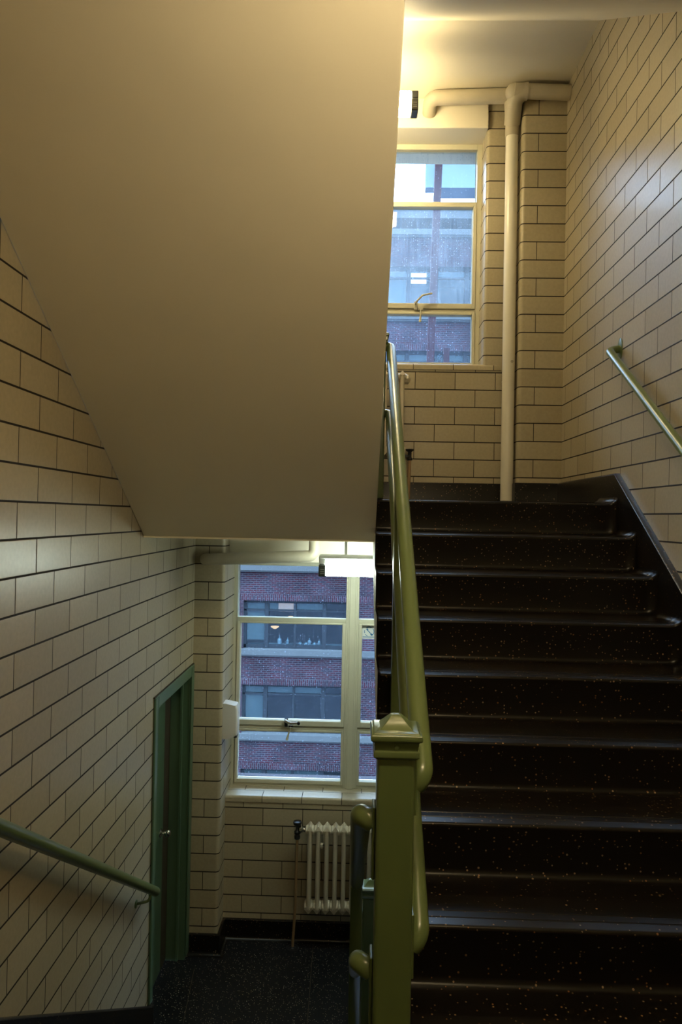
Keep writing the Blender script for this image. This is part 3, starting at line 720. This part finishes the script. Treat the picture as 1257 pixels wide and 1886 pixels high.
r2 = radiator(-.362, 1.092, .455, 11, 5.13, 'cream column radiator below the upper window, mostly behind the railing')
m = MB(); m.lathe([(.034, -.03), (.036, -.01), (.036, .004), (.026, .012), (.012, .022)], (.345, 5.13, 1.035), 'x', seg=8); m.build('end_plug', RAD, r2)

t = thing('radiator_valve', (-.43, 5.13, ZD), 'black valve wheel and thin copper pipe left of the lower radiator', 'valve')
m = MB(); m.lathe([(.010, 0), (.030, .006), (.034, .016), (.030, .028), (.012, .032)], (-.416, 5.13, -2.318), 'z', seg=20); m.build('hand_wheel', BLACKM, t)
m = MB(); m.lathe([(.012, 0), (.022, .006), (.022, .026), (.016, .034), (.024, .044), (.024, .060), (.014, .070), (.010, .11)], (-.416, 5.13, -2.425), 'z', seg=10); m.build('valve_body', BLACKM, t)
m = MB(); m.tube([(-.416, 5.13, -2.42), (-.422, 5.13, -2.95), (-.436, 5.13, ZD)], .0105, seg=12); m.build('pipe', COPPER, t)
m = MB(); m.lathe([(.048, 0), (.046, .004), (.026, .007), (.024, .003), (.013, .012)], (-.436, 5.13, ZD), 'z', seg=24); m.build('floor_plate', BLACKM, t)
t = thing('radiator_valve', (.372, 5.13, ZU), 'black valve with flared wheel and thin upright pipe right of the upper radiator', 'valve')
m = MB(); m.lathe([(.012, 0), (.014, .012), (.030, .024), (.034, .032), (.020, .036)], (.372, 5.13, .478), 'z', seg=20); m.build('hand_wheel', BLACKM, t)
m = MB(); m.lathe([(.010, 0), (.020, .004), (.022, .018), (.014, .026), (.013, .05), (.016, .055)], (.372, 5.13, .425), 'z', seg=10); m.tube([(.372, 5.13, .455), (.315, 5.13, .462)], .012, seg=12); m.lathe([(.02, 0), (.02, .02)], (.31, 5.13, .462), 'x', seg=8); m.build('valve_body', BLACKM, t)
m = MB(); m.tube([(.372, 5.13, .43), (.366, 5.13, ZU)], .0125, seg=12); m.build('pipe', COPPER, t)
t = thing('wall_sticker', (.33, YWF-.002, .27), 'small dark blue oval sticker with pale scrawl on the tiles by the valve', 'sticker')
m = MB(); y = YWF-.0006; c = (.336, .365)
ring = [(c[0]+.021*math.cos(a)*(1 if abs(math.cos(a)) > .0 else 1), y, c[1]+.052*math.sin(a)) for a in [2*math.pi*k/28 for k in range(28)]]
m.grid([ring, [(p[0], y-.001, p[2]) for p in ring]], closed=True); m.cap([(p[0], y-.001, p[2]) for p in ring]); m.build('oval', mat('sticker_navy', (.012, .02, .06), .4), st if False else t, weld=False)
m = MB(); yy = y-.0022
m.tube([(c[0]+.010*math.cos(a), yy, c[1]+.026+.014*math.sin(a)) for a in [math.radians(40+k*20) for k in range(15)]], .0016, seg=6)
m.tube([(c[0]-.010, yy, c[1]-.008), (c[0]-.002, yy, c[1]+.006), (c[0]+.002, yy, c[1]-.012), (c[0]+.010, yy, c[1]+.002)], .0015, seg=6)
m.tube([(c[0]+.009*math.cos(a), yy, c[1]-.028+.011*math.sin(a)) for a in [math.radians(-60+k*24) for k in range(15)]], .0015, seg=6)
m.build('scrawl', mat('sticker_scrawl', (.5, .55, .55), .5), t, weld=False)

# white wall box on the window reveal
t = thing('wall_dispenser', (PLX, 5.1, -1.7), 'white plastic rounded box fixed to the tiled reveal left of the lower window', 'dispenser')
m = MB(); pf = []
for (hx, z, cr2) in ((.055, -1.668, 0), (.108, -1.640, 0), (.112, -1.60, 0), (.110, -1.445, 0), (.100, -1.418, 0), (.03, -1.405, 0)):
    y0_, y1_ = 5.055, 5.165; rr = .018; X1 = PLX+hx
    pts = [(PLX+.001, y0_, z), (X1-rr, y0_, z)]+[(X1-rr+rr*math.sin(a), y0_+rr-rr*math.cos(a), z) for a in [math.pi/2*k/4 for k in range(1, 5)]]+[(X1-rr+rr*math.cos(a), y1_-rr+rr*math.sin(a), z) for a in [math.pi/2*k/4 for k in range(0, 5)]]+[(PLX+.001, y1_, z)]
    pf.append(pts)
m.grid(pf, closed=True); m.cap(pf[0], flip=True); m.cap(pf[-1]); m.build('housing', WHITEP, t)
m = MB(); m.box(PLX+.082, PLX+.106, 5.075, 5.14, -1.664, -1.640); m.build('outlet', DARKP, t, bevel=.004)

# ------------------------------------------------------------------ outside: building across the street
YFC = 26.0; LS = 3.205; L0z = -2.17
bld = thing('brick_building', (0, YFC, -14), 'dark brick office building with grey ledges and window bands across the street', 'building')
XA, XB = -30, 30
m = MB()
def bq(x0, x1, z0, z1, y=YFC, soldier=False):
    def uv(x, z): return (z*1.0, x) if soldier else (x, z)
    m.face([(x0, y, z0), (x1, y, z0), (x1, y, z1), (x0, y, z1)], [uv(x, z) for x, z in ((x0, z0), (x1, z0), (x1, z1), (x0, z1))])
levels = [L0z+LS*k for k in range(-4, 5)]       # undersides of the ledges
for L in levels:
    bq(XA, XB, L-.86, L); bq(XA, XB, L-1.10, L-.86, soldier=True)
    x = -4.336-5.19*5
    while x < XB:
        bq(x+4.04, x+5.19, L-LS+.27, L-1.10)
        m.face([(x+4.04, YFC, L-LS+.27), (x+4.04, YFC+.35, L-LS+.27), (x+4.04, YFC+.35, L-1.1), (x+4.04, YFC, L-1.1)])
        m.face([(x+5.19, YFC, L-LS+.27), (x+5.19, YFC+.35, L-LS+.27), (x+5.19, YFC+.35, L-1.1), (x+5.19, YFC, L-1.1)])
        x += 5.19
    m.face([(XA, YFC, L-1.1), (XB, YFC, L-1.1), (XB, YFC+.35, L-1.1), (XA, YFC+.35, L-1.1)])
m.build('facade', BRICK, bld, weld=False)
for L in levels:
    k = MB(); k.box(XA, XB, YFC-.16, YFC+.3, L+.06, L+.27); k.box(XA, XB, YFC-.10, YFC+.3, L, L+.06); k.build('ledge', STONE, bld)
k = MB(); k.box(XA, XB, YFC-.1, YFC+8, 11.35, 11.80); k.build('parapet', STONE, bld)
k = MB(); k.box(XA, XB, YFC+3.2, YFC+8, -14, 11.5); k.build('core', mat('office_interior', (.012, .016, .018), .8, noise=.5, nscale=.6), bld)
for L in levels:
    k = MB(); k.box(XA, XB, YFC+.36, YFC+3.2, L-.85, L-.05); k.build('storey_slab', mat('office_ceiling', (.04, .045, .045), .8) if L == levels[0] else bpy.data.materials['office_ceiling'], bld)
# one window band = frame + panes + blinds; copied along every storey
proto = None
def band(x, L):
    global proto
    z0, z1 = L+.27, L+LS-1.10
    if proto is None:
        f = MB(); yy = YFC+.18
        f.box(0, .10, yy, yy+.1, 0, z1-z0); f.box(3.94, 4.04, yy, yy+.1, 0, z1-z0); f.box(0, 4.04, yy, yy+.1, 0, .14); f.box(0, 4.04, yy, yy+.1, z1-z0-.10, z1-z0)
        for a, b in ((.80, .955), (1.93, 2.01), (3.02, 3.17)): f.box(a, b, yy-.03, yy+.1, 0, z1-z0)
        f.box(0, 4.04, yy, yy+.08, 1.42, 1.49)
        o = f.build('window', OFRAME, bld, org=(0, YFC, 0)); o.location.z = 0
        p = MB(); p.box(.05, 4.0, yy+.04, yy+.05, .08, z1-z0-.05)
        po = p.build('pane', OGLASS, o, weld=False); 
        # mesh coordinates relative to band origin
        for ob in (o, po):
            pass
        bl = MB()
        bl.box(.97, 1.92, yy+.10, yy+.13, 1.49, z1-z0-.1); bl.box(2.02, 3.01, yy+.10, yy+.13, 1.49, z1-z0-.1); bl.box(.12, .79, yy+.10, yy+.13, .3, z1-z0-.1)
        bo = bl.build('blind', BLIND, o, weld=False)
        proto = (o, po, bo); o.location = V((x, YFC, z0+ZO))-V(bld['_o']); return o
    o = proto[0].copy(); COL.objects.link(o); o.parent = bld; o.location = V((x, YFC, z0+ZO))-V(bld['_o'])
    for c in proto[1:]:
        q = c.copy(); COL.objects.link(q); q.parent = o; q.location = c.location
        q.matrix_parent_inverse = c.matrix_parent_inverse
        if c is proto[2] and random.random() < .45: q.scale.z = .999
    return o
def oglass():
    m = bpy.data.materials.new('office_glass'); m.use_nodes = True; t = m.node_tree; t.nodes.clear()
    out = t.nodes.new('ShaderNodeOutputMaterial'); tr = t.nodes.new('ShaderNodeBsdfTransparent'); tr.inputs[0].default_value = (.75, .85, .88, 1)
    gl = t.nodes.new('ShaderNodeBsdfGlossy'); gl.inputs['Roughness'].default_value = .05; gl.inputs[0].default_value = (.8, .9, 1, 1)
    mx = t.nodes.new('ShaderNodeMixShader'); mx.inputs[0].default_value = .012
    t.links.new(tr.outputs[0], mx.inputs[1]); t.links.new(gl.outputs[0], mx.inputs[2]); t.links.new(mx.outputs[0], out.inputs[0]); return m
OGLASS = oglass()
for L in levels[:-1]:
    x = -4.336-5.19*2
    while x < 12: band(x, L); x += 5.19
# lit things seen inside the opposite rooms
WARM = emit('warm_lamp_glow', (1., .55, .28), 1.9)
for x, z, nm in ((-3.24, -4.45, 'a'), (-2.62, -4.02, 'b'), (-1.45, -4.25, 'c'), (-.52, -4.18, 'd')):
    lab = {'a': 'glowing tiered pendant lamp in the opposite office, leftmost one', 'b': 'glowing pendant lamp high behind the middle of the opposite window',
           'c': 'dim pendant lamp right of the thin mullion across the street', 'd': 'warm lamp at the right end of the opposite window band'}[nm]
    t = thing('pendant_lamp', (x, YFC+1.0, z), lab, 'lamp', 'pendant lamps in the opposite office')
    k = MB()
    s_ = .17 if nm in 'ad' else .10
    for i, (r, h) in enumerate(((1., .30), (.75, .12), (.42, -.06))): k.lathe([(s_*r*.45, h*s_+.07*s_), (s_*r, h*s_), (s_*r*.9, h*s_-.03)], (x, YFC+1.0, z), 'z', seg=16)
    k.build('shade', WARM, t)
    k = MB(); k.lathe([(.01, 0), (.01, (L0z-LS+LS-.85)-z-.1)], (x, YFC+1.0, z+.1), 'z', seg=8); k.build('cord', OFRAME, t)
t = thing('lit_blind', (-2.7, YFC+.6, -3.6), 'small orange glowing blind behind the opposite window', 'blind')
k = MB(); k.box(-3.02, -2.44, YFC+.245, YFC+.262, -3.70, -3.32); k.build('glowing_sheet', emit('orange_blind_glow', (1., .52, .30), .55), t)
t = thing('lit_ceiling_panel', (2.1, YFC+.8, 9.0), 'white lit ceiling panel in an office opposite the upper window', 'light')
k = MB(); k.box(1.83, 2.42, YFC+.245, YFC+.262, 8.98, 9.38); k.build('panel', emit('white_panel_glow', (.85, 1., 1.), 3.), t)
BOT = mat('pale_bottle_glass', (.075, .085, .09), .2)
bproto = None
for i, (x, h, w) in enumerate(((-2.98, .30, .09), (-2.66, .24, .06), (-2.38, .27, .05), (-2.18, .10, .07), (-1.95, .09, .07), (-1.82, .24, .07), (-1.62, .10, .07), (-1.44, .20, .06))):
    if bproto is None:
        k = MB(); k.lathe([(.5, 0), (.5, .45), (.42, .58), (.18, .70), (.16, .92), (.2, 1.)], (0, 0, -ZO), 'z', seg=14)
        bproto = k.build('bottle', BOT, org=(0, 0, -ZO)); o = bproto
    else: o = bproto.copy(); COL.objects.link(o)
    o.location = (x, YFC+.42, L0z-LS+.41+ZO); o.scale = (w*2, w*2, h)
    tag(o, ['tall pale bottle, leftmost on the sill of the opposite office', 'slim pale bottle, second from the left across the street', 'slim tall bottle, third from the left across the street', 'squat pale jar, fourth from the left across the street', 'squat jar right of the thin mullion across the street',
            'tall bottle, third from the right on the opposite sill', 'squat jar, second from the right on the opposite sill', 'round bottle, rightmost on the sill of the opposite office'][i], 'bottle', 'bottles on the opposite window sill')
# sill shelf they stand on
t = thing('window_shelf', (-2.3, YFC+.42, L0z-LS+.35), 'pale inner sill board carrying the bottles across the street', 'shelf')
k = MB(); k.box(-4.2, -.4, YFC+.30, YFC+.60, L0z-LS+.36, L0z-LS+.41); k.build('board', STONE, t)

# steelwork outside the upper window
t = thing('steel_column', (.80, 8, -8), 'brown steel column rising just outside the upper window', 'column')
k = MB(); a = V((.56, 8, -8)); b = V((.915, 8, 6.6)); k.grid([[a+V((-.038, -.04, 0)), a+V((.038, -.04, 0)), a+V((.038, .04, 0)), a+V((-.038, .04, 0))], [b+V((-.042, -.04, 0)), b+V((.042, -.04, 0)), b+V((.042, .04, 0)), b+V((-.042, .04, 0))]], closed=True, smooth=False)
k.build('shaft', STEEL, t)
t = thing('steel_brace', (1.0, 8, -8), 'short brown steel stub with diagonal brace at the foot of the upper window view', 'brace')
k = MB(); k.box(.967, 1.035, 8.10, 8.18, -8, 2.013); k.build('stub', STEEL, t)
k = MB(); k.grid([[V((.955, 8.12, 1.93)), V((.975, 8.12, 1.97)), V((.975, 8.17, 1.97)), V((.955, 8.17, 1.93))], [V((.70, 8.12, 1.40)), V((.76, 8.12, 1.40)), V((.76, 8.17, 1.40)), V((.70, 8.17, 1.40))]], closed=True, smooth=False); k.build('diagonal', STEEL, t)
t = thing('steel_gantry', (1.3, 12, -10), 'blue-grey steel gantry beam seen high through the upper window', 'gantry')
k = MB(); k.box(1.25, 5.0, 11.8, 12.2, 5.70, 6.14); k.build('beam', STEEL_B, t)
k = MB(); k.box(1.06, 1.25, 11.9, 12.1, 5.75, 9.5); k.box(4.6, 4.8, 11.9, 12.1, -12, 9.5); k.build('upright', STEEL_B, t)
k = MB(); k.box(-40, 40, 5.8, 60, -14.2, -14.0); g = tag(k.build('street', ASPH, org=(0, 16, -14.2)), 'grey street surface far below the windows', 'street')

# tidy helper properties
for o in list(bpy.data.objects):
    if '_o' in o: del o['_o']
